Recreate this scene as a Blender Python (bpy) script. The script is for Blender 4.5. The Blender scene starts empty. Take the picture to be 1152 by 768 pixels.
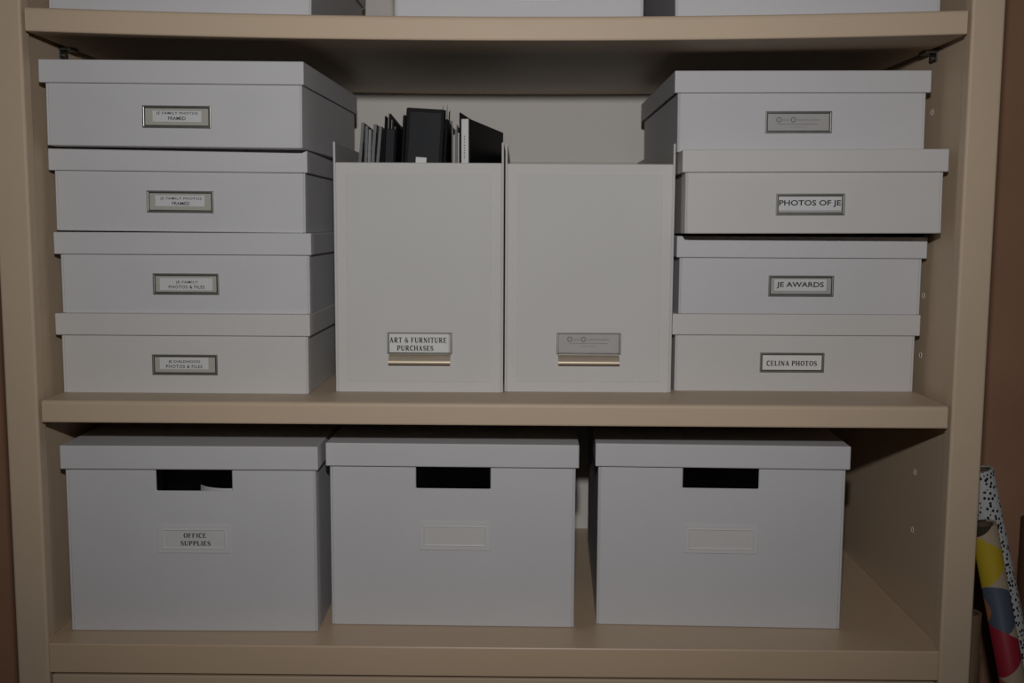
import bpy, bmesh, math, random
from mathutils import Vector, Matrix
random.seed(7)
S = bpy.context.scene
COL = S.collection

# ------------------------------------------------------------------ camera
F = 1202.43
CAM = Vector((.5848, -1.2684, .5191))
PITCH, YAW, ROLL = .1095, -.0097, .0052
fw = Vector((math.sin(YAW)*math.cos(PITCH), math.cos(YAW)*math.cos(PITCH), -math.sin(PITCH)))
r0 = Vector((math.cos(YAW), -math.sin(YAW), 0)); u0 = r0.cross(fw)
rt = r0*math.cos(ROLL) + u0*math.sin(ROLL)
up = u0*math.cos(ROLL) - r0*math.sin(ROLL)
cd = bpy.data.cameras.new('camera'); cam = bpy.data.objects.new('camera', cd); COL.objects.link(cam)
cd.sensor_width = 36; cd.lens = F/1152*36; cd.clip_start = .02
cam.matrix_world = Matrix(((rt.x, up.x, -fw.x, CAM.x), (rt.y, up.y, -fw.y, CAM.y), (rt.z, up.z, -fw.z, CAM.z), (0, 0, 0, 1)))
S.camera = cam

# ------------------------------------------------------------------ world, light, exposure
wd = bpy.data.worlds.new('world'); S.world = wd; wd.use_nodes = True
wd.node_tree.nodes['Background'].inputs[0].default_value = (1, .93, .85, 1)
wd.node_tree.nodes['Background'].inputs[1].default_value = .003
S.view_settings.view_transform = 'Standard'; S.view_settings.look = 'None'
S.view_settings.exposure = 0; S.view_settings.gamma = 1; S.view_settings.use_curve_mapping = False
# the flash head mounted above the camera
fl = bpy.data.lights.new('flash', 'SPOT'); fl.energy = 35.5; fl.shadow_soft_size = .018
fl.spot_size = math.radians(98); fl.spot_blend = 1.0; fl.color = (1, .985, .965)
flash = bpy.data.objects.new('flash', fl); COL.objects.link(flash)
flash.location = (.585, -1.26, .748)
flash.rotation_euler = (Vector((.555, .05, .60)) - Vector(flash.location)).to_track_quat('-Z', 'Y').to_euler()

# ------------------------------------------------------------------ materials
def mat(name, col, rough=.5, var=.0, scale=8, bump=0, bscale=200, metal=0, spec=.5, alpha=1, col2=None, stretch=None):
    m = bpy.data.materials.new(name); m.use_nodes = True
    nt = m.node_tree; b = nt.nodes['Principled BSDF']
    b.inputs['Base Color'].default_value = (*col, 1); b.inputs['Roughness'].default_value = rough
    b.inputs['Metallic'].default_value = metal; b.inputs['Specular IOR Level'].default_value = spec
    b.inputs['Alpha'].default_value = alpha
    tc = nt.nodes.new('ShaderNodeTexCoord')
    src = tc.outputs['Object']
    if stretch:
        mp = nt.nodes.new('ShaderNodeMapping'); mp.inputs['Scale'].default_value = stretch
        nt.links.new(src, mp.inputs['Vector']); src = mp.outputs['Vector']
    if var or col2:
        n = nt.nodes.new('ShaderNodeTexNoise'); n.inputs['Scale'].default_value = scale; n.inputs['Detail'].default_value = 4
        nt.links.new(src, n.inputs['Vector'])
        rp = nt.nodes.new('ShaderNodeValToRGB')
        c2 = col2 or tuple(c*(1-var) for c in col)
        rp.color_ramp.elements[0].position = .3; rp.color_ramp.elements[1].position = .7
        rp.color_ramp.elements[0].color = (*c2, 1); rp.color_ramp.elements[1].color = (*col, 1)
        nt.links.new(n.outputs['Fac'], rp.inputs['Fac']); nt.links.new(rp.outputs['Color'], b.inputs['Base Color'])
    if bump:
        n2 = nt.nodes.new('ShaderNodeTexNoise'); n2.inputs['Scale'].default_value = bscale; n2.inputs['Detail'].default_value = 3
        nt.links.new(src, n2.inputs['Vector'])
        bp = nt.nodes.new('ShaderNodeBump'); bp.inputs['Strength'].default_value = bump; bp.inputs['Distance'].default_value = .002
        nt.links.new(n2.outputs['Fac'], bp.inputs['Height']); nt.links.new(bp.outputs['Normal'], b.inputs['Normal'])
    return m
M = {}
M['paint'] = mat('cream_paint', (.555, .43, .313), .5, .05, 5, .12, 60, spec=.25)
M['gloss'] = mat('cream_gloss_paint', (.57, .425, .295), .38, .05, 5, .08, 60, spec=.6)
M['back'] = mat('back_paint', (.70, .67, .63), .65, .04, 4, .05, 80, spec=.2)
M['edge'] = mat('drawer_paint', (.53, .41, .295), .5, .05, 5, .1, 60, spec=.25)
M['box'] = mat('white_box_paper', (.555, .55, .568), .62, .03, 14, .12, 900, spec=.3)
M['boxwarm'] = mat('warm_white_box_paper', (.565, .55, .542), .62, .03, 14, .12, 900, spec=.3)
M['file'] = mat('file_box_paper', (.575, .56, .55), .6, .03, 10, .1, 900, spec=.3)
M['filecover'] = mat('file_box_cover_paper', (.560, .550, .543), .6, .03, 10, .1, 900, spec=.3)
M['inner'] = mat('grey_box_lining', (.42, .41, .40), .7, .05, 20)
M['metal'] = mat('nickel_frame', (.30, .29, .27), .38, .2, 60, metal=.75)
M['metaldark'] = mat('dark_nickel', (.10, .095, .085), .4, .2, 60, metal=.7)
M['plate'] = mat('olive_grey_card', (.40, .395, .35), .6, .06, 60)
M['plategrey'] = mat('silver_grey_card', (.38, .37, .37), .5, .06, 60)
M['slip'] = mat('label_slip', (.60, .60, .61), .6, .03, 60)
M['slipwhite'] = mat('white_label_slip', (.66, .655, .65), .6, .03, 60)
M['slipbox'] = mat('blank_white_slip', (.575, .56, .555), .6, .03, 60)
M['ink'] = mat('black_ink', (.012, .012, .014), .6)
M['inkgrey'] = mat('grey_ink', (.16, .155, .15), .6)
M['plastic'] = mat('white_plastic', (.595, .585, .585), .4, .02, 30)
M['pull'] = mat('brushed_nickel_pull', (.62, .52, .40), .5, .06, 40, metal=.55, stretch=(200, 4, 4))
M['black'] = mat('black_leatherette', (.008, .008, .009), .6, .3, 60, .25, 400, spec=.12)
M['slate'] = mat('slate_plastic', (.009, .0105, .0135), .5, .15, 30, spec=.12)
M['sleeve'] = mat('smoky_plastic_sleeve', (.17, .18, .18), .5, .55, 45, stretch=(30, 1, 4), alpha=.8)
M['sleevelight'] = mat('clear_plastic_sleeve', (.34, .35, .35), .5, .5, 45, stretch=(30, 1, 4), alpha=.75)
M['paper'] = mat('grey_paper', (.24, .23, .22), .7, .2, 40, stretch=(60, 1, 1))
M['wall'] = mat('tan_wall_paint', (.48, .25, .155), .7, .12, 6, .3, 120)
M['floor'] = mat('dark_wood_floor', (.16, .085, .045), .4, .4, 5, .1, 40, stretch=(1, 12, 1))
M['core'] = mat('cardboard_core', (.10, .065, .04), .8, .2, 50)
M['kraft'] = mat('kraft_paper', (.17, .11, .065), .6, .15, 25)  # darker than plain kraft; the shade beside the bookcase is in this colour
M['creamroll'] = mat('cream_paper', (.55, .50, .43), .5, .05, 25)
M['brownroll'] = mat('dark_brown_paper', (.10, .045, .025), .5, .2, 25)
M['cup'] = mat('white_card', (.62, .62, .62), .4, .03, 20)

def dots_mat():
    m = mat('black_dotted_white_paper', (.62, .63, .64), .6, spec=.15)
    nt = m.node_tree; b = nt.nodes['Principled BSDF']
    tc = nt.nodes.new('ShaderNodeTexCoord')
    mp = nt.nodes.new('ShaderNodeMapping'); mp.inputs['Scale'].default_value = (210, 210, 165)
    v = nt.nodes.new('ShaderNodeTexVoronoi'); v.inputs['Scale'].default_value = 1; v.inputs['Randomness'].default_value = .75
    lt = nt.nodes.new('ShaderNodeMath'); lt.operation = 'LESS_THAN'; lt.inputs[1].default_value = .36
    mx = nt.nodes.new('ShaderNodeMixRGB'); mx.inputs[1].default_value = (.42, .425, .43, 1); mx.inputs[2].default_value = (.012, .012, .012, 1)  # white lowered to grey so the paper colour carries the shade there
    nt.links.new(tc.outputs['Object'], mp.inputs[0]); nt.links.new(mp.outputs[0], v.inputs['Vector'])
    nt.links.new(v.outputs['Distance'], lt.inputs[0]); nt.links.new(lt.outputs[0], mx.inputs[0]); nt.links.new(mx.outputs[0], b.inputs['Base Color'])
    return m
def blobs_mat(spots):
    m = mat('bright_circle_print_paper', (.6, .5, .4), .5, spec=.15)
    nt = m.node_tree; b = nt.nodes['Principled BSDF']
    tc = nt.nodes.new('ShaderNodeTexCoord'); prev = None
    for c, r, col in spots:
        d = nt.nodes.new('ShaderNodeVectorMath'); d.operation = 'DISTANCE'; d.inputs[1].default_value = c
        nt.links.new(tc.outputs['Object'], d.inputs[0])
        lt = nt.nodes.new('ShaderNodeMath'); lt.operation = 'LESS_THAN'; lt.inputs[1].default_value = r
        nt.links.new(d.outputs['Value'], lt.inputs[0])
        mx = nt.nodes.new('ShaderNodeMixRGB'); mx.inputs[1].default_value = (.36, .28, .20, 1); mx.inputs[2].default_value = (*col, 1)  # cream ground between the circles is dimmed to include the roll's shade
        nt.links.new(lt.outputs[0], mx.inputs[0])
        if prev: nt.links.new(prev, mx.inputs[1])
        prev = mx.outputs[0]
    nt.links.new(prev, b.inputs['Base Color'])
    return m

# ------------------------------------------------------------------ helpers
def thing(name, label, cat, loc=(0, 0, 0), rot=(0, 0, 0), group=None):
    o = bpy.data.objects.new(name, None); COL.objects.link(o)
    o.empty_display_size = .05; o.location = loc; o.rotation_euler = rot
    tag(o, label, cat, group); return o
def tag(o, label, cat, group=None):
    o['label'] = label; o['category'] = cat
    if group: o['group'] = group
    return o
def obj(name, bm, m, parent=None, loc=None, bevel=0, seg=2, smooth=False):
    bmesh.ops.recalc_face_normals(bm, faces=bm.faces)
    if bevel:
        ed = [e for e in bm.edges if len(e.link_faces) == 2 and e.calc_face_angle(0) > .5]
        bmesh.ops.bevel(bm, geom=ed, offset=bevel, segments=seg, profile=.5, affect='EDGES', clamp_overlap=True)
    me = bpy.data.meshes.new(name); bm.to_mesh(me); bm.free()
    if smooth:
        for p in me.polygons: p.use_smooth = True
    me.materials.append(m if not isinstance(m, str) else M[m])
    o = bpy.data.objects.new(name, me); COL.objects.link(o)
    if parent: o.parent = parent
    if loc: o.location = loc
    return o
def bx(bm, x0, x1, y0, y1, z0, z1):
    v = [bm.verts.new(p) for p in ((x0, y0, z0), (x1, y0, z0), (x1, y1, z0), (x0, y1, z0), (x0, y0, z1), (x1, y0, z1), (x1, y1, z1), (x0, y1, z1))]
    for f in ((3, 2, 1, 0), (4, 5, 6, 7), (0, 1, 5, 4), (1, 2, 6, 5), (2, 3, 7, 6), (3, 0, 4, 7)): bm.faces.new([v[i] for i in f])
def box(name, b, m, parent=None, bevel=.0015, seg=2, loc=None):
    bm = bmesh.new(); bx(bm, *b); return obj(name, bm, m, parent, loc, bevel, seg)
def extrude_poly(bm, pts, y0, y1):
    """polygon in x,z pushed from y0 to y1"""
    a = [bm.verts.new((x, y0, z)) for x, z in pts]; b = [bm.verts.new((x, y1, z)) for x, z in pts]
    bm.faces.new(a); bm.faces.new(b[::-1])
    for i in range(len(pts)):
        j = (i+1) % len(pts); bm.faces.new((a[i], a[j], b[j], b[i]))
def open_box(bm, w, d, h, t, front_h=None, notch=None):
    """hollow box, front face in the plane y = 0, x centred; one continuous shell"""
    fh = front_h or h
    bx(bm, -w/2+t, w/2-t, t, d-t, 0, t)
    bx(bm, -w/2, -w/2+t, 0, d, 0, h); bx(bm, w/2-t, w/2, 0, d, 0, h)
    bx(bm, -w/2+t, w/2-t, d-t, d, 0, h)
    if notch:
        a, b, nz = notch
        extrude_poly(bm, [(-w/2+t, 0), (w/2-t, 0), (w/2-t, fh), (b, fh), (b, nz), (a, nz), (a, fh), (-w/2+t, fh)], 0, t)
    else:
        bx(bm, -w/2+t, w/2-t, 0, t, 0, fh)
def lid_bm(w, d, hl, t):
    """lid: tray turned over, front in plane y = 0, top at z = 0"""
    bm = bmesh.new(); n = 0
    o = [(-w/2, 0), (w/2, 0), (w/2, d), (-w/2, d)]; i_ = [(-w/2+t, t), (w/2-t, t), (w/2-t, d-t), (-w/2+t, d-t)]
    ot = [bm.verts.new((x, y, 0)) for x, y in o]; ob = [bm.verts.new((x, y, -hl)) for x, y in o]
    ib = [bm.verts.new((x, y, -hl)) for x, y in i_]; it = [bm.verts.new((x, y, -t)) for x, y in i_]
    bm.faces.new(ot); bm.faces.new(it[::-1])
    for k in range(4):
        j = (k+1) % 4
        bm.faces.new((ob[k], ob[j], ot[j], ot[k])); bm.faces.new((ib[k], ib[j], ob[j], ob[k])); bm.faces.new((it[k], it[j], ib[j], ib[k]))
    return bm
def shell_bm(w, d, h, t, fh=None, notch=None):
    bm = bmesh.new(); open_box(bm, w, d, h, t, fh, notch); return bm
def frame_bm(w, h, b, y0, y1):
    """rectangular ring centred on 0,0 in x,z"""
    bm = bmesh.new()
    o = [(-w/2, -h/2), (w/2, -h/2), (w/2, h/2), (-w/2, h/2)]; i_ = [(-w/2+b, -h/2+b), (w/2-b, -h/2+b), (w/2-b, h/2-b), (-w/2+b, h/2-b)]
    V = [[bm.verts.new((x, y, z)) for x, z in r] for r, y in ((o, y0), (i_, y0), (o, y1), (i_, y1))]
    for k in range(4):
        j = (k+1) % 4
        bm.faces.new((V[0][k], V[0][j], V[1][j], V[1][k])); bm.faces.new((V[2][j], V[2][k], V[3][k], V[3][j]))
        bm.faces.new((V[0][k], V[2][k], V[2][j], V[0][j])); bm.faces.new((V[1][j], V[3][j], V[3][k], V[1][k]))
    return bm
def cyl(bm, p0, p1, r, n=20, cap=True, r1=None):
    p0 = Vector(p0); p1 = Vector(p1); ax = (p1-p0).normalized()
    a = ax.orthogonal().normalized(); b = ax.cross(a); r1 = r if r1 is None else r1
    A = [bm.verts.new(p0+(a*math.cos(t)+b*math.sin(t))*r) for t in [2*math.pi*i/n for i in range(n)]]
    B = [bm.verts.new(p1+(a*math.cos(t)+b*math.sin(t))*r1) for t in [2*math.pi*i/n for i in range(n)]]
    for i in range(n): j = (i+1) % n; bm.faces.new((A[i], A[j], B[j], B[i]))
    if cap: bm.faces.new(A[::-1]); bm.faces.new(B)
def tube_bm(L, r, ri, n=28):
    """upright hollow tube from z = 0 to L"""
    bm = bmesh.new(); R = []
    for rad, z in ((r, 0), (r, L), (ri, L), (ri, 0)):
        R.append([bm.verts.new((rad*math.cos(2*math.pi*i/n), rad*math.sin(2*math.pi*i/n), z)) for i in range(n)])
    for k in range(4):
        A, B = R[k], R[(k+1) % 4]
        for i in range(n): j = (i+1) % n; bm.faces.new((A[i], A[j], B[j], B[i]))
    return bm
def ray(px, py):
    return fw + rt*((px-576)/F) + up*((384-py)/F)
def at_y(px, py, y):
    d = ray(px, py); return CAM + d*((y-CAM.y)/d.y)
def on_front(root, px, py):
    """where the sight line of a photo pixel meets the front face (local y = 0) of a thing: local x, z"""
    mi = (Matrix.Translation(root.location) @ root.rotation_euler.to_matrix().to_4x4()).inverted()
    o = mi @ CAM; d = mi.to_3x3() @ ray(px, py); p = o + d*(-o.y/d.y); return p.x, p.z
# ---- lettering
def sans_bm(text, h, w=None, bold=0.0):
    """flat sans lettering, x,z plane, centred; h = cap height, w = total width"""
    cu = bpy.data.curves.new('t', 'FONT'); cu.body = text; cu.offset = bold; cu.resolution_u = 3; cu.space_character = 1.0 if len(text) < 13 and '&' not in text and 'FAM' not in text else 1.12
    o = bpy.data.objects.new('t', cu); COL.objects.link(o)
    me = bpy.data.meshes.new_from_object(o.evaluated_get(bpy.context.evaluated_depsgraph_get()))
    bm = bmesh.new(); bm.from_mesh(me); bpy.data.meshes.remove(me); bpy.data.objects.remove(o); bpy.data.curves.remove(cu)
    return fit(bm, h, w, yz=True)
def fit(bm, h, w, yz=False):
    if yz:
        for v in bm.verts: v.co = (v.co.x, 0, v.co.y)
    xs = [v.co.x for v in bm.verts]; zs = [v.co.z for v in bm.verts]
    x0, x1, z0, z1 = min(xs), max(xs), min(zs), max(zs); k = h/(z1-z0); kx = (w/(x1-x0)) if w else k
    for v in bm.verts: v.co = ((v.co.x-(x0+x1)/2)*kx, 0, (v.co.z-(z0+z1)/2)*k)
    return bm
ST, TH, SF = .24, .115, .085
def arc(cx, cz, rx, rz, a0, a1, n=14):
    return [(cx+rx*math.cos(math.radians(a0+(a1-a0)*i/n)), cz+rz*math.sin(math.radians(a0+(a1-a0)*i/n))) for i in range(n+1)]
def glyph(c):
    """strokes of a bold serif capital: list of (points, width at each point); advance"""
    V = lambda x: ([(x, 0), (x, 1)], [ST, ST])
    sf = lambda x, z, w=.36: ([(x-w/2, z), (x+w/2, z)], [SF, SF])
    b, t = SF/2, 1-SF/2
    def cur(p, rule): return (p, [rule(i/(len(p)-1)) for i in range(len(p))])
    bow = lambda k: TH+(ST-TH)*math.sin(math.pi*k)
    ver = lambda k: TH+(ST-TH)*abs(math.sin(2*math.pi*k))
    if c == 'A': return [([(.14, 0), (.42, 1)], [TH, TH]), ([(.40, 1), (.72, 0)], [ST, ST]), ([(.22, .33), (.62, .33)], [TH, TH]), sf(.12, b, .26), sf(.72, b, .36)], .94
    if c == 'R': return [V(.2), sf(.2, b), sf(.14, t, .26), ([(.2, t-.01), (.45, t-.01)], [TH, TH]), cur(arc(.42, .74, .24, .22, 90, -90), bow), ([(.2, .52), (.45, .52)], [TH, TH]), ([(.42, .5), (.74, .03)], [ST, ST]), sf(.80, b, .2)], .95
    if c == 'P': return [V(.2), sf(.2, b), sf(.14, t, .26), ([(.2, t-.01), (.45, t-.01)], [TH, TH]), cur(arc(.42, .72, .26, .24, 90, -90), bow), ([(.2, .48), (.45, .48)], [TH, TH])], .82
    if c == 'T': return [V(.42), sf(.42, b), ([(.05, t-.01), (.79, t-.01)], [TH, TH]), ([(.06, .74), (.06, 1)], [.07, .07]), ([(.78, .74), (.78, 1)], [.07, .07])], .88
    if c == 'F' or c == 'E':
        s = [V(.2), sf(.2, b), sf(.14, t, .26), ([(.2, t-.01), (.68, t-.01)], [TH, TH]), ([(.67, .76), (.67, 1)], [.07, .07]), ([(.2, .52), (.52, .52)], [TH, TH]), ([(.52, .40), (.52, .64)], [.06, .06])]
        if c == 'E': s += [([(.1, b+.01), (.72, b+.01)], [TH, TH]), ([(.71, 0), (.71, .25)], [.07, .07])]
        return s, .80
    if c == 'U': return [([(.2, .3), (.2, 1)], [ST, ST]), ([(.72, .3), (.72, 1)], [TH, TH]), cur(arc(.46, .31, .26, .26, 180, 360), lambda k: ST+(TH-ST)*k), sf(.2, t, .34), sf(.72, t, .28)], .94
    if c == 'N': return [([(.18, 0), (.18, 1)], [TH, TH]), ([(.18, .97), (.76, .03)], [ST, ST]), ([(.76, 0), (.76, 1)], [TH, TH]), sf(.18, b, .28), sf(.14, t, .24), sf(.76, t, .28)], .98
    if c == 'I': return [V(.22), sf(.22, b), sf(.22, t)], .46
    if c == 'L': return [V(.2), sf(.2, t), ([(.06, b+.01), (.70, b+.01)], [TH, TH]), ([(.69, 0), (.69, .28)], [.07, .07])], .77
    if c == 'H': return [V(.2), V(.78), sf(.2, b), sf(.2, t), sf(.78, b), sf(.78, t), ([(.2, .51), (.78, .51)], [TH, TH])], 1.02
    if c == 'O': return [cur(arc(.46, .5, .34, .46, 90, 450, 28), ver)], .94
    if c == 'C': return [cur(arc(.48, .5, .36, .46, 48, 312, 22), lambda k: TH+(ST-TH)*math.sin(math.pi*k)), ([(.74, .72), (.74, 1)], [.07, .07])], .84
    if c == 'S':
        p = arc(.36, .73, .23, .225, 30, 255, 14)+arc(.36, .27, .25, .23, 75, -150, 14)
        return [cur(p, lambda k: TH+(ST-TH)*math.sin(math.pi*k)**2), ([(.60, .72), (.60, .98)], [.06, .06]), ([(.11, .02), (.11, .3)], [.06, .06])], .72
    if c == '&':
        return [cur(arc(.40, .76, .17, .20, -60, 240, 16), lambda k: .12), ([(.30, .62), (.84, .03)], [ST*.9, ST*.9]), cur(arc(.36, .27, .26, .25, 110, 350, 16), lambda k: .13), ([(.62, .22), (.78, .52)], [TH, TH]), ([(.66, .53), (.90, .53)], [.06, .06])], 1.0
    return [], .34
def serif_bm(text, h, w=None):
    bm = bmesh.new(); x = 0
    for ch in text:
        st, adv = glyph(ch)
        for pts, wd_ in st:
            L = []; n = len(pts)
            for i, p in enumerate(pts):
                a = pts[max(i-1, 0)]; b = pts[min(i+1, n-1)]
                dx, dz = b[0]-a[0], b[1]-a[1]; l = math.hypot(dx, dz) or 1
                nx, nz = -dz/l*wd_[i]/2, dx/l*wd_[i]/2
                L.append((bm.verts.new((x+p[0]+nx, 0, p[1]+nz)), bm.verts.new((x+p[0]-nx, 0, p[1]-nz))))
            for (a, b), (c, d) in zip(L, L[1:]): bm.faces.new((a, b, d, c))
        x += adv + .07
    return fit(bm, h, w)

# ------------------------------------------------------------------ room shell
W, D = 1.10, .525
FLOOR = -.50
o = box('wall_back', (-1.6, 2.7, .57, .63, FLOOR, 1.9), 'wall', bevel=0)
o['kind'] = 'structure'; o['label'] = 'tan wall behind the cream bookcase'
o = box('floor', (-1.6, 2.7, -2.2, .63, FLOOR-.04, FLOOR), 'floor', bevel=0)
o['kind'] = 'structure'; o['label'] = 'dark wooden floor under the bookcase'

# ------------------------------------------------------------------ bookcase
bc = thing('bookcase', 'cream painted built-in bookcase holding rows of white boxes', 'bookcase', (0, 0, FLOOR))
bc.location = (0, 0, FLOOR)
def part(name, b, m='paint', bevel=.002, seg=3):
    x0, x1, y0, y1, z0, z1 = b
    return box(name, (x0, x1, y0, y1, z0-FLOOR, z1-FLOOR), m, bc, bevel, seg)
TOPZ = 1.22
SL, SR = .0393, .0384
part('stile', (-SL, 0, 0, .022, FLOOR, TOPZ), bevel=.003)
part('stile', (W, W+SR, 0, .022, FLOOR, TOPZ), bevel=.003)
part('side_panel', (-.026, -.006, .022, D+.02, FLOOR, TOPZ), bevel=0)
part('side_panel', (W+.006, W+.026, .022, D+.02, FLOOR, TOPZ), bevel=0)
part('back_panel', (-.006, W+.006, D, D+.02, FLOOR, TOPZ), 'back', bevel=0)
part('top_panel', (-.006, W+.006, .022, D, TOPZ-.02, TOPZ), bevel=0)
part('top_rail', (0, W, 0, .022, TOPZ-.06, TOPZ), bevel=.001)
# bottom board: notched round the stiles, its front edge flush with them
bm = bmesh.new()
plan = [(0, 0), (W, 0), (W, .022), (W+.006, .022), (W+.006, D), (-.006, D), (-.006, .022), (0, .022)]
lo = [bm.verts.new((x, y, -.0375-FLOOR)) for x, y in plan]; hi = [bm.verts.new((x, y, -FLOOR)) for x, y in plan]
bm.faces.new(lo[::-1]); bm.faces.new(hi)
for i in range(8): j = (i+1) % 8; bm.faces.new((lo[i], lo[j], hi[j], hi[i]))
obj('bottom_board', bm, 'gloss', bc, None, .0014, 2)
part('plinth', (0, W, .0, .022, FLOOR, FLOOR+.05), bevel=.001)
part('drawer_front', (.003, W-.003, .001, .021, FLOOR+.053, -.0405), 'edge', bevel=.0015)
# recessed dark gap backing behind the drawer joints is the drawer box itself
part('drawer_box', (.02, W-.02, .0212, .45, FLOOR+.06, -.05), 'edge', bevel=0)
# shelves: boards with the slight sag of a long span
def shelf(z0, z1, sag, y0, y1):
    bm = bmesh.new(); n = 24; x0, x1 = .005, W-.005; R = []
    prof = [(y0, z0+.002), (y0+.0006, z0+.0006), (y0+.002, z0), (y1, z0), (y1, z1), (y0+.0045, z1), (y0+.0022, z1-.0006), (y0+.0007, z1-.002), (y0, z1-.0045)]
    for i in range(n+1):
        t = i/n; x = x0+(x1-x0)*t; s = -sag*(1-(2*t-1)**2)
        R.append([bm.verts.new((x, y, z+s-FLOOR)) for y, z in prof])
    for A, B in zip(R, R[1:]):
        for k in range(len(prof)): j = (k+1) % len(prof); bm.faces.new((A[k], A[j], B[j], B[k]))
    bm.faces.new(R[0]); bm.faces.new(R[-1][::-1])
    return obj('shelf', bm, 'paint', bc)
ST0, ST1, SAG = .7392, .7668, .0090
SM0, SM1 = .2775, .3045
shelf(ST0, ST1, SAG, .0, D-.004)
shelf(SM0, SM1, 0, .0, D-.004)
# shelf pin holes (brass sleeves) up both sides
def sleeve(x, y, z, sx):
    bm = bmesh.new(); n = 14
    R = []
    for rad, dx in ((.0042, 0), (.0042, .0007), (.0029, .0007), (.0026, .0001)):
        R.append([bm.verts.new((x-sx*dx, y+rad*math.cos(2*math.pi*i/n), z+rad*math.sin(2*math.pi*i/n)-FLOOR)) for i in range(n)])
    for A, B in zip(R, R[1:]):
        for i in range(n): j = (i+1) % n; bm.faces.new((A[i], A[j], B[j], B[i]))
    s = obj('pin_hole_sleeve', bm, M['back'], bc)
    bm = bmesh.new(); bm.faces.new([bm.verts.new((x-sx*.00015, y+.0027*math.cos(2*math.pi*i/n), z+.0027*math.sin(2*math.pi*i/n)-FLOOR)) for i in range(n)])
    obj('pin_hole', bm, 'metaldark', s)
for k in range(8):
    z = .1172+.078*k
    if abs(z-.2736) < .01: continue
    for x, sx in ((W+.006, 1), (-.006, -1)):
        sleeve(x, .125, z, sx); sleeve(x, .43, z, sx)
def pin(x, y, zs, sx):
    z = zs-FLOOR; bm = bmesh.new()
    bx(bm, min(x, x-sx*.016), max(x, x-sx*.016), y-.012, y+.012, z-.0035, z-.0002)
    bx(bm, min(x, x-sx*.002), max(x, x-sx*.002), y-.010, y+.010, z-.014, z-.0035)
    cyl(bm, (x-sx*.006, y, z-.009), (x, y, z-.009), .004, 12)
    o = obj('shelf_pin', bm, 'metaldark', bc)
for zs in (ST0, SM0):
    for x, sx in ((W+.006, 1), (-.006, -1)):
        for y in (.125, .43): pin(x, y, zs, sx)

# ------------------------------------------------------------------ label holders
def lettering(parent, bm, m, x, y, z):
    o = obj('lettering', bm, m, parent, (x, y, z)); return o
def metal_holder(root, rect, slip=None, lines=(), plate='plate', frame='metal'):
    """rect: the holder's outline in the photo (left, top, right, bottom); slip: the paper's; lines: (text, px centre, cap height px, width px, style)"""
    x0, z1 = on_front(root, rect[0], rect[1]); x1, z0 = on_front(root, rect[2], rect[3])
    cx, cz, w, h = (x0+x1)/2, (z0+z1)/2, x1-x0, z1-z0
    px = w/(rect[2]-rect[0])
    hd = obj('label_holder', frame_bm(w, h, .0022, -.0028, 0), frame, root, (cx, 0, cz), .0006, 2)
    obj('holder_rim', frame_bm(w-.0040, h-.0040, .0012, -.0017, -.0003), 'metaldark', hd)
    pl = box('backing_card', (-w/2+.002, w/2-.002, -.0010, -.0002, -h/2+.002, h/2-.002), plate, hd, 0)
    if slip:
        sx0, sz1 = on_front(root, slip[0], slip[1]); sx1, sz0 = on_front(root, slip[2], slip[3])
        box('paper_slip', (sx0-cx, sx1-cx, -.0014, -.00105, sz0-cz, sz1-cz), 'slip' if len(slip) < 5 else slip[4], hd, 0)
    for text, (tx, ty), ch, tw, style in lines:
        lx, lz = on_front(root, tx, ty)
        if style == 'sans': bm = sans_bm(text, ch*px, tw*px, .012)
        elif style == 'sansbold': bm = sans_bm(text, ch*px, tw*px, .02)
        else: bm = serif_bm(text, ch*px, tw*px)
        lettering(hd, bm, 'ink', lx-cx, -.0016, lz-cz)
    return hd, cx, cz, px
def maker_mark(hd, root, cx, cz, px, left, top, wpx, y=-.0013):
    """two ringed capitals, a row of tiny unreadable print, a rule and a shorter row below"""
    k = px*wpx/50
    lx, lz = on_front(root, left, top); lx -= cx; lz -= cz
    bm = bmesh.new(); n = 20
    def ring(x, z, r, t):
        A = [bm.verts.new((x+r*math.cos(2*math.pi*i/n), 0, z+r*math.sin(2*math.pi*i/n))) for i in range(n)]
        B = [bm.verts.new((x+(r-t)*math.cos(2*math.pi*i/n), 0, z+(r-t)*math.sin(2*math.pi*i/n))) for i in range(n)]
        for i in range(n): j = (i+1) % n; bm.faces.new((A[i], A[j], B[j], B[i]))
    def q(x0, x1, z0, z1): bm.faces.new([bm.verts.new(p) for p in ((x0, 0, z0), (x1, 0, z0), (x1, 0, z1), (x0, 0, z1))])
    ring(3*k, 0, 3*k, 1.1*k); ring(19*k, 0, 3*k, 1.1*k)
    obj('maker_mark', bm, 'inkgrey', hd, (lx, y, lz))
    bm = bmesh.new()
    rnd = random.Random(3)
    for x0, x1, z in ((7, 15, -.3), (23, 49, -.3)):
        x = x0
        while x < x1:
            w = rnd.uniform(.6, 1.3); q(x*k, (x+w*.55)*k, (z-1)*k, (z+1)*k); x += w+.5
    q(2*k, 47*k, -5.1*k, -4.6*k); 
    x = 15
    while x < 34: w = rnd.uniform(.5, 1.1); q(x*k, (x+w*.5)*k, -8.6*k, -7.6*k); x += w+.5
    obj('fine_print', bm, 'inkgrey', hd, (lx, y, lz))
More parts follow.
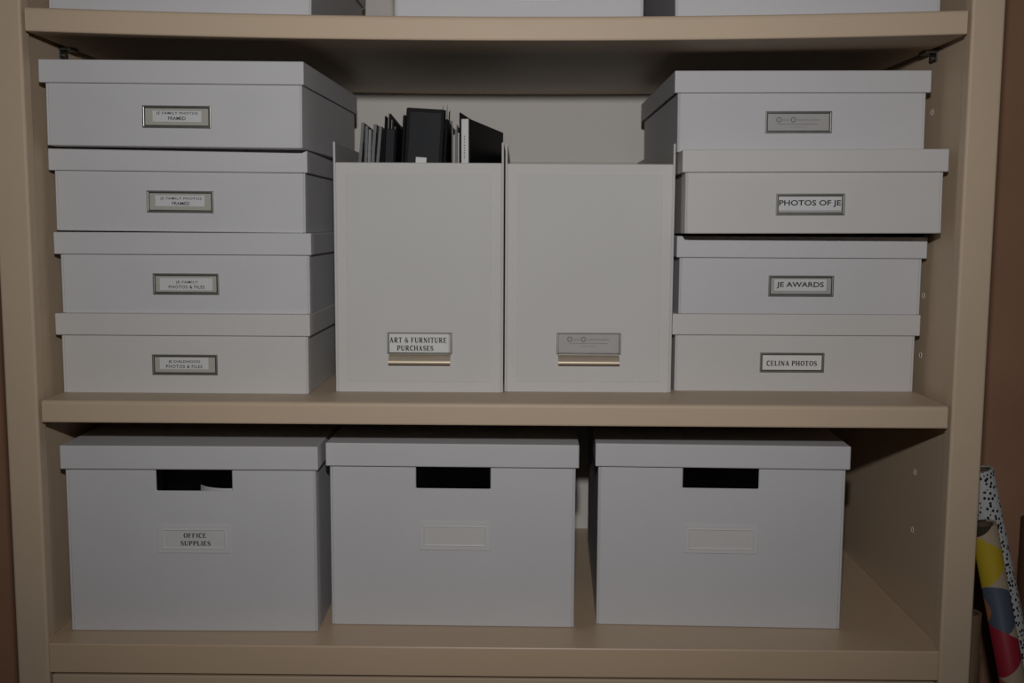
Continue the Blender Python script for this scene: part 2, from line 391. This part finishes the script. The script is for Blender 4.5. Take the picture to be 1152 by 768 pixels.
def plastic_holder(root, rect, lines=(), inner=(7.5, 7, 10, 6)):
    x0, z1 = on_front(root, rect[0], rect[1]); x1, z0 = on_front(root, rect[2], rect[3])
    cx, cz, w, h = (x0+x1)/2, (z0+z1)/2, x1-x0, z1-z0; px = w/(rect[2]-rect[0])
    b = .0075
    hd = obj('label_holder', frame_bm(w, h, b, -.0013, 0), 'plastic', root, (cx, 0, cz), .0004, 1)
    obj('holder_rim', frame_bm(w-2*b+.004, h-2*b+.004, .0016, -.0022, -.0012), 'plastic', hd, None, .0005, 2)
    box('paper_slip', (-w/2+b, w/2-b, -.0006, -.0001, -h/2+b, h/2-b), 'slipbox', hd, 0)
    for text, (tx, ty), ch, tw, style in lines:
        lx, lz = on_front(root, tx, ty)
        lettering(hd, serif_bm(text, ch*px, tw*px), 'ink', lx-cx, -.0008, lz-cz)

# ------------------------------------------------------------------ photo boxes
def photo_box(label, x, y, z, yaw, group, H=.101, w=.310, d=.335, wl=.3193, hl=.0272, ldx=0, tilt=0, roll=0, m='box'):
    t = thing('photo_box', label, 'box', (x, y, z), (tilt, roll, yaw), group)
    obj('body', shell_bm(w, d, H-.0035, .0025), m, t, None, .0009, 1)
    obj('lid', lid_bm(wl, d+.009, hl, .0025), m, t, (ldx, -.0045, H), .0014, 2)
    return t
Z0 = SM1
GL, GR = 'photo boxes stacked at the left of the middle shelf', 'photo boxes stacked at the right of the middle shelf'
HL = .1009
l4 = photo_box('lowest white photo box of the left stack, slip reading childhood photos and files', .1613, .0600, Z0, -.0030, GL, HL, ldx=-.001, m='boxwarm')
l3 = photo_box('white photo box in the left stack, second from the bottom, slip reading family photos', .1642, .0610, Z0+HL, .006, GL, HL, ldx=-.0015)
l2 = photo_box('white photo box in the left stack, second from the top, slip reading photos framed', .1600, .0620, Z0+2*HL+.0010, .002, GL, HL, ldx=-.001, roll=.006)
l1 = photo_box('topmost white photo box of the left stack, tucked under the upper shelf', .1655, .0280, Z0+3*HL+.0018, -.030, GL, HL, ldx=-.0015, roll=.010)
HR = .1010
r4 = photo_box('lowest white photo box of the right stack, serif slip reading Celina photos', .9374, .1090, Z0, .012, GR, HR, m='boxwarm')
r3 = photo_box('white photo box in the right stack, second from the bottom, slip reading JE awards', .9400, .1040, Z0+HR, .016, GR, HR-.0015)
zr2 = Z0+2*HR-.0015
TILT = -.0100
r2 = photo_box('white photo box in the right stack jutting out farthest, slip reading photos of JE', .9377, .0450, zr2+.0045, -.020, GR, HR, tilt=TILT, roll=-.006, m='boxwarm')
r1 = photo_box('topmost white photo box of the right stack, grey card with ringed letters', .9327, .0950, zr2+.0046+HR, .012, GR, HR-.0012, tilt=TILT, roll=-.007)
metal_holder(l1, (160.5, 118.5, 238, 144.5), (172, 124.5, 227, 137.5), (('JE FAMILY PHOTOS', (199.5, 127.8), 3.7, 47, 'sans'), ('FRAMED', (199.5, 133.2), 3.7, 20, 'sans')))
metal_holder(l2, (165.5, 214.2, 241, 239.5), (175, 219.5, 230.5, 232.3), (('JE FAMILY PHOTOS', (204, 223.6), 3.6, 47, 'sans'), ('FRAMED', (204, 228.8), 3.6, 20, 'sans')))
metal_holder(l3, (172.2, 307.2, 247, 331.3), (180, 312.5, 239.5, 326.5), (('JE FAMILY', (210.7, 317.5), 3.6, 25, 'sans'), ('PHOTOS & FILES', (210.5, 322.6), 3.6, 41, 'sans')))
metal_holder(l4, (171.5, 398.3, 245.5, 421.6), (180, 401.5, 235, 415.2), (('JE CHILDHOOD', (207.7, 406.8), 3.6, 36, 'sans'), ('PHOTOS & FILES', (207.7, 411.9), 3.6, 41, 'sans')))
hd, cx, cz, px = metal_holder(r1, (861, 125.2, 935, 149.8), None, (), 'plategrey')
maker_mark(hd, r1, cx, cz, px, 873, 134.8, 50)
metal_holder(r2, (873, 217.8, 949.5, 242), (876, 221.5, 946, 236.5), (('PHOTOS OF JE', (911, 229), 8.0, 69, 'sansbold'),), 'plategrey')
metal_holder(r3, (864.5, 309.6, 937, 333.4), (871, 314, 929, 327), (('JE AWARDS', (899.8, 320.7), 7.4, 52.5, 'sansbold'),), 'plategrey')
metal_holder(r4, (855, 396.3, 926.3, 418.6), (857.5, 398.5, 924, 416.5, 'slipwhite'), (('CELINA PHOTOS', (890.3, 408.4), 6, 56, 'serif'),), 'slipwhite')

# ------------------------------------------------------------------ magazine files
def magazine_file(label, x, y, yaw):
    t = thing('magazine_file', label, 'file box', (x, y, Z0), (0, 0, yaw), 'white magazine files on the middle shelf')
    w, h, fh, d = .2135, .3155, .290, .42
    obj('body', shell_bm(w, d, h, .0028, fh), 'file', t, None, .0009, 1)
    box('cover_paper', (-w/2+.016, w/2-.016, -.0005, .0002, .014, fh-.014), 'filecover', t, .0003, 1)
    return t
m1 = magazine_file('white magazine file packed with black binders, label reading art and furniture purchases', .4537, .0810, .004)
m2 = magazine_file('empty-looking white magazine file, grey card with ringed letters above its pull', .6690, .0900, .004)
def pull_holder(root, rect, pull):
    x0, z1 = on_front(root, rect[0], rect[1]); x1, z0 = on_front(root, rect[2], rect[3])
    cx, cz, w, h = (x0+x1)/2, (z0+z1)/2, x1-x0, z1-z0; px = w/(rect[2]-rect[0])
    bm = bmesh.new()
    for s in (-1, 1): bx(bm, s*w/2-(.0026 if s > 0 else 0), s*w/2+(0 if s > 0 else .0026), -.0040, 0, -h/2, h/2)
    bx(bm, -w/2+.0026, w/2-.0026, -.0030, 0, h/2-.0014, h/2); bx(bm, -w/2+.0026, w/2-.0026, -.0030, 0, -h/2, -h/2+.0014)
    hd = obj('label_holder', bm, 'metal', root, (cx, -.0005, cz), .0004, 1)
    # curled lip below the card
    _, pz1 = on_front(root, pull[0], pull[1]); _, pz0 = on_front(root, pull[2], pull[3]); hh = pz1-pz0
    bm = bmesh.new(); prof = []
    for i in range(11):
        a = i/10; prof.append((-.001-.011*math.sin(a*math.pi*.62), pz1-cz-hh*a))
    inn = [(yv+.0012, zv) for yv, zv in prof][::-1]; pr = prof+inn
    A = [bm.verts.new((-w/2+.002, yv, zv)) for yv, zv in pr]; B = [bm.verts.new((w/2-.002, yv, zv)) for yv, zv in pr]
    for i in range(len(pr)): j = (i+1) % len(pr); bm.faces.new((A[i], A[j], B[j], B[i]))
    bm.faces.new(A); bm.faces.new(B[::-1])
    p = obj('pull_lip', bm, 'pull', hd, None, 0, 0, False); p['label'] = 'warm metal finger pull'
    return hd, cx, cz, w, h, px
hd, cx, cz, w, h, px = pull_holder(m1, (436, 373.5, 508.8, 397.5), (438, 398, 506, 408.5))
box('paper_slip', (-w/2+.0026, w/2-.0050, -.0012, -.0002, -h/2+.0014, h/2-.0014), 'slipwhite', hd, 0)
for text, c, ch, tw in (('ART & FURNITURE', (470.5, 382.3), 6.3, 64), ('PURCHASES', (467.3, 391.3), 6.3, 41)):
    lx, lz = on_front(m1, *c); lettering(hd, serif_bm(text, ch*px, tw*px), 'ink', lx-cx, -.0015, lz-cz)
hd, cx, cz, w, h, px = pull_holder(m2, (626.2, 374, 698, 398), (628.5, 399, 697, 409))
box('backing_card', (-w/2+.0026, w/2-.0026, -.0012, -.0002, -h/2+.0014, h/2-.0014), 'plategrey', hd, 0)
maker_mark(hd, m2, cx, cz, px, 638, 381.3, 48, -.0015)

# ---- things standing in the left magazine file
FZ = Z0+.0030
def panel_thing(name, label, cat, m, x0, x1, y0, y1, h, yaw=0, lean=0, top=None, group=None, bevel=.0008):
    """upright slab; root at its lower front-left corner; lean tips it sideways"""
    t = thing(name, label, cat, (x0, y0, FZ), (0, lean, yaw), group)
    return t, x1-x0, y1-y0
GS = 'plastic sleeves standing in the left magazine file'
def sleeve_thing(label, x, y, w, h, d, wav, m, lean):
    t = thing('plastic_sleeve', label, 'sleeve', (x, y, FZ+.0003), (0, lean, 0), GS)
    bm = bmesh.new(); n = 10; R = []
    for i in range(n+1):
        zz = h*i/n; f = wav*math.sin(i*1.3+x*300)*.0012+ (.003*(i/n)**2)*wav
        R.append([bm.verts.new((px_+f, py_, zz - (.006*abs(wav) if (py_ > d/2 and i == n) else 0))) for px_, py_ in ((0, 0), (w, 0), (w, d), (0, d))])
    for A, B in zip(R, R[1:]):
        for k in range(4): j = (k+1) % 4; bm.faces.new((A[k], A[j], B[j], B[k]))
    bm.faces.new(R[0][::-1]); bm.faces.new(R[-1])
    sl = obj('sleeve', bm, m, t)
    bm = bmesh.new(); bx(bm, w, w+.0003, .004, d-.02, .01, h*.93); obj('sheet', bm, 'paper', t)
    return t
words = ['leftmost smoky plastic sleeve in the magazine file, beside the left box stack', 'second smoky plastic sleeve from the left in the magazine file', 'third plastic sleeve from the left in the magazine file, pale', 'fourth plastic sleeve from the left in the magazine file, bluish grey', 'rightmost plastic sleeve in the magazine file, against the thin black folder']
for i, (xx, ww, hh, wv, mm) in enumerate(((.3600, .0036, .338, .75, 'sleeve'), (.3658, .0036, .334, .7, 'sleeve'), (.3705, .0034, .330, .7, 'sleevelight'), (.3750, .0040, .337, .7, 'sleeve'), (.3802, .0036, .335, .8, 'sleeve'))):
    sleeve_thing(words[i], xx, .100+.004*i, ww, hh, .215, wv, mm, .050)
# thin black folder with ragged dividers
def slab(parent, name, x0, x1, y0, y1, z0, z1, m, drop=0, bevel=.0008):
    """upright slab whose top falls by drop from front to back"""
    bm = bmesh.new(); bx(bm, x0, x1, y0, y1, z0, z1)
    for v in bm.verts:
        if v.co.y > (y0+y1)/2 and v.co.z > (z0+z1)/2: v.co.z -= drop
    return obj(name, bm, m, parent, None, bevel, 1)
t = thing('file_folder', 'thin black folder with ragged divider tops beside the plastic sleeves', 'folder', (.3905, .102, FZ+.0011), (0, .055, 0))
slab(t, 'cover', 0, .0022, 0, .22, 0, .346, 'black', .006)
slab(t, 'cover', .0140, .0162, 0, .22, 0, .336, 'black', .004)
slab(t, 'spine', .0022, .0140, .0, .0022, 0, .330, 'slate', 0)
for i in range(5): slab(t, 'divider', .0030+.0022*i, .0040+.0022*i, .010, .215, .001, .350-.004*i+(.004 if i % 2 else 0), 'black' if i % 2 else 'paper', .005+.004*(i % 2), 0)
# big black binder, front board turned to the room
t = thing('ring_binder', 'bulky black binder with a dark slate front panel and small white sticker', 'binder', (.4125, .098, FZ+.0036), (0, .058, 0))
slab(t, 'cover', 0, .0042, .004, .225, 0, .345, 'black', .004, .0015)
slab(t, 'spine', .0042, .0535, .002, .0062, 0, .354, 'black', 0, .0015)
slab(t, 'cover', .0535, .0577, .004, .225, 0, .343, 'black', .004, .0015)
sp = slab(t, 'spine_panel', .0090, .0490, .0005, .0020, .20, .3495, 'slate', 0, .0004); sp['label'] = 'dark slate panel on the binder spine'
st_ = slab(t, 'sticker', .0195, .0330, -.0004, .0005, .262, .2930, 'slipwhite', 0, 0); st_['label'] = 'small white sticker'
slab(t, 'page_block', .0075, .0505, .012, .215, .004, .335, 'paper', .002, .0005)
# torn paper tabs sticking up behind the binder
t = thing('paper_tabs', 'tattered paper tabs poking up behind the bulky black binder', 'paper', (.462, .330, FZ))
slab(t, 'sheet', 0, .018, 0, .0006, 0, .362, 'paper', 0, 0)
for i in range(5):
    bm = bmesh.new(); h0 = (.0135, .019, .012, .020, .011)[i]
    extrude_poly(bm, [(.0030*i, .361), (.0030*i+.0022, .361), (.0030*i+.0026-.001*(i % 2), .366+h0), (.0030*i+.0006, .366+h0*.8)], .0002*(i % 2), .0002*(i % 2)+.0004)
    obj('tab', bm, 'paper' if i % 2 else 'slate', t)
# grey folders between the binders
for i, (xx, hh, mm, lb) in enumerate(((.4925, .334, 'paper', 'left of two grey paper folders between the black binders'), (.4977, .337, 'paper', 'right of two grey paper folders between the black binders'))):
    t = thing('paper_folder', lb, 'folder', (xx, .108+.006*i, FZ), (0, .004, 0), 'grey paper folders between the binders')
    slab(t, 'cover', 0, .0012, 0, .215, 0, hh, mm, .004, 0)
    slab(t, 'cover', .0040, .0050, 0, .215, 0, hh-.003, mm, .004, 0)
    slab(t, 'sheets', .0016, .0036, .004, .212, .001, hh-.010, 'inner', .004, 0)
# black binder with a white spine, standing askew
t = thing('spine_binder', 'black binder with a white lettered spine at the right of the magazine file', 'binder', (.5045, .105, FZ), (0, 0, -.185))
slab(t, 'cover', -.0005, .0018, -.003, .205, 0, .351, 'black', .012, .0008)
slab(t, 'cover', .0112, .0135, -.001, .205, 0, .343, 'black', .0, .0008)
sp = slab(t, 'spine', .0018, .0112, -.002, .0008, 0, .343, 'slipwhite', 0, .0006); sp['label'] = 'white spine with small vertical print'
bm = bmesh.new(); rnd = random.Random(5); z = .294
while z < .322:
    hgt = rnd.uniform(.0012, .0026); bm.faces.new([bm.verts.new(p) for p in ((.0052, -.0023, z), (.0070, -.0023, z), (.0070, -.0023, z+hgt*.6), (.0052, -.0023, z+hgt*.6))]); z += hgt+.0008
obj('spine_print', bm, 'inkgrey', sp)
slab(t, 'page_block', .0026, .0104, .006, .200, .004, .334, 'slip', 0, .0003)

# ------------------------------------------------------------------ file storage boxes on the bottom shelf
def storage_box(label, x, y, z, yaw, hole, ldx=0):
    t = thing('storage_box', label, 'box', (x, y, z), (0, 0, yaw), 'large lidded storage boxes on the bottom shelf')
    H = .2412; w, d = .3142, .37
    a, _ = on_front(t, hole[0], hole[2]); b, nz = on_front(t, hole[1], hole[2])
    obj('body', shell_bm(w, d, H-.003, .0028, None, (a, b, nz)), 'box', t, None, .0010, 1)
    obj('lid', lid_bm(.3225, d+.011, .0300, .003), 'box', t, (ldx, -.0055, H), .0030, 3)
    return t
b1 = storage_box('white lidded storage box with a slip reading office supplies', .1690, .0440, .0003, .010, (176, 261.3, 552.3))
b2 = storage_box('white lidded storage box in the middle of the bottom shelf, blank label', .4966, .0690, .0003, -.012, (468, 551.8, 550))
b3 = storage_box('white lidded storage box at the right of the bottom shelf, blank label', .8405, .0745, .0003, -.030, (768, 853.4, 550))
plastic_holder(b1, (177.4, 589.8, 259.5, 622), (('OFFICE', (219.3, 602), 5.6, 25.5, 's'), ('SUPPLIES', (220.3, 610.8), 5.6, 34, 's')))
plastic_holder(b2, (471.8, 586, 551.8, 619))
plastic_holder(b3, (769.8, 589.2, 852.2, 623))
# curled white card standing inside the first box, its edge seen through the hand slot
bm = bmesh.new(); R = []; n = 20
for i in range(n+1):
    an = math.radians(218+104*i/n); c, sn = math.cos(an), math.sin(an)
    R.append([bm.verts.new((c*q, sn*q, z)) for q, z in ((.050, 0), (.050, .1800), (.0492, .1800), (.0492, 0))])
for A, B in zip(R, R[1:]):
    for k in range(4): j = (k+1) % 4; bm.faces.new((A[k], A[j], B[j], B[k]))
bm.faces.new(R[0]); bm.faces.new(R[-1][::-1])
t = obj('curled_card', bm, 'cup', None, (.2110, .1070, .0033)); tag(t, 'white curled card seen through the hand slot of the office supplies box', 'card')

# ------------------------------------------------------------------ boxes on the upper shelf
def zs(x): u = (x-W/2)/(W/2-.005); return ST1-SAG*(1-u*u)
def upper_box(label, x0, x1, y, plate=None):
    za, zb = zs(x0), zs(x1); w = x1-x0; roll = math.atan2(za-zb, w)
    t = photo_box(label, (x0+x1)/2, y, (za+zb)/2+.0006, 0, 'white boxes along the upper shelf', .12, w, .40, w+.009, .03, roll=roll)
    if plate: plastic_holder(t, plate)
    return t
upper_box('white box at the left end of the upper shelf', .0175, .3310, .036)
upper_box('white box in the middle of the upper shelf', .4300, .7265, .040, (546, -31.5, 628, 1.2))
upper_box('white box at the right end of the upper shelf', .7640, 1.0770, .036)

# ------------------------------------------------------------------ gift wrap rolls leaning beside the bookcase
def roll(label, top, foot_z, dirx, diry, r, L, m, group='gift wrap rolls beside the bookcase'):
    """roll through the point top (centre of its upper end), leaning by dirx, diry per metre of height"""
    ax = Vector((dirx, diry, 1)).normalized()
    foot = Vector(top)-ax*L
    t = thing('gift_wrap_roll', label, 'wrapping paper', foot, (0, 0, 0), group)
    t.rotation_euler = ax.to_track_quat('Z', 'Y').to_euler()
    obj('paper_roll', tube_bm(L, r, r-.0035), m, t, None, 0, 0, True).data.polygons.foreach_set('use_smooth', [i < 28 for i in range(28*4)])
    obj('cardboard_core', tube_bm(L-.001, r-.0036, r-.0055), 'core', t)
    return t
M['dots'] = dots_mat()
# spots in the roll's own space: x right, y away, z along the roll
Lr = .66
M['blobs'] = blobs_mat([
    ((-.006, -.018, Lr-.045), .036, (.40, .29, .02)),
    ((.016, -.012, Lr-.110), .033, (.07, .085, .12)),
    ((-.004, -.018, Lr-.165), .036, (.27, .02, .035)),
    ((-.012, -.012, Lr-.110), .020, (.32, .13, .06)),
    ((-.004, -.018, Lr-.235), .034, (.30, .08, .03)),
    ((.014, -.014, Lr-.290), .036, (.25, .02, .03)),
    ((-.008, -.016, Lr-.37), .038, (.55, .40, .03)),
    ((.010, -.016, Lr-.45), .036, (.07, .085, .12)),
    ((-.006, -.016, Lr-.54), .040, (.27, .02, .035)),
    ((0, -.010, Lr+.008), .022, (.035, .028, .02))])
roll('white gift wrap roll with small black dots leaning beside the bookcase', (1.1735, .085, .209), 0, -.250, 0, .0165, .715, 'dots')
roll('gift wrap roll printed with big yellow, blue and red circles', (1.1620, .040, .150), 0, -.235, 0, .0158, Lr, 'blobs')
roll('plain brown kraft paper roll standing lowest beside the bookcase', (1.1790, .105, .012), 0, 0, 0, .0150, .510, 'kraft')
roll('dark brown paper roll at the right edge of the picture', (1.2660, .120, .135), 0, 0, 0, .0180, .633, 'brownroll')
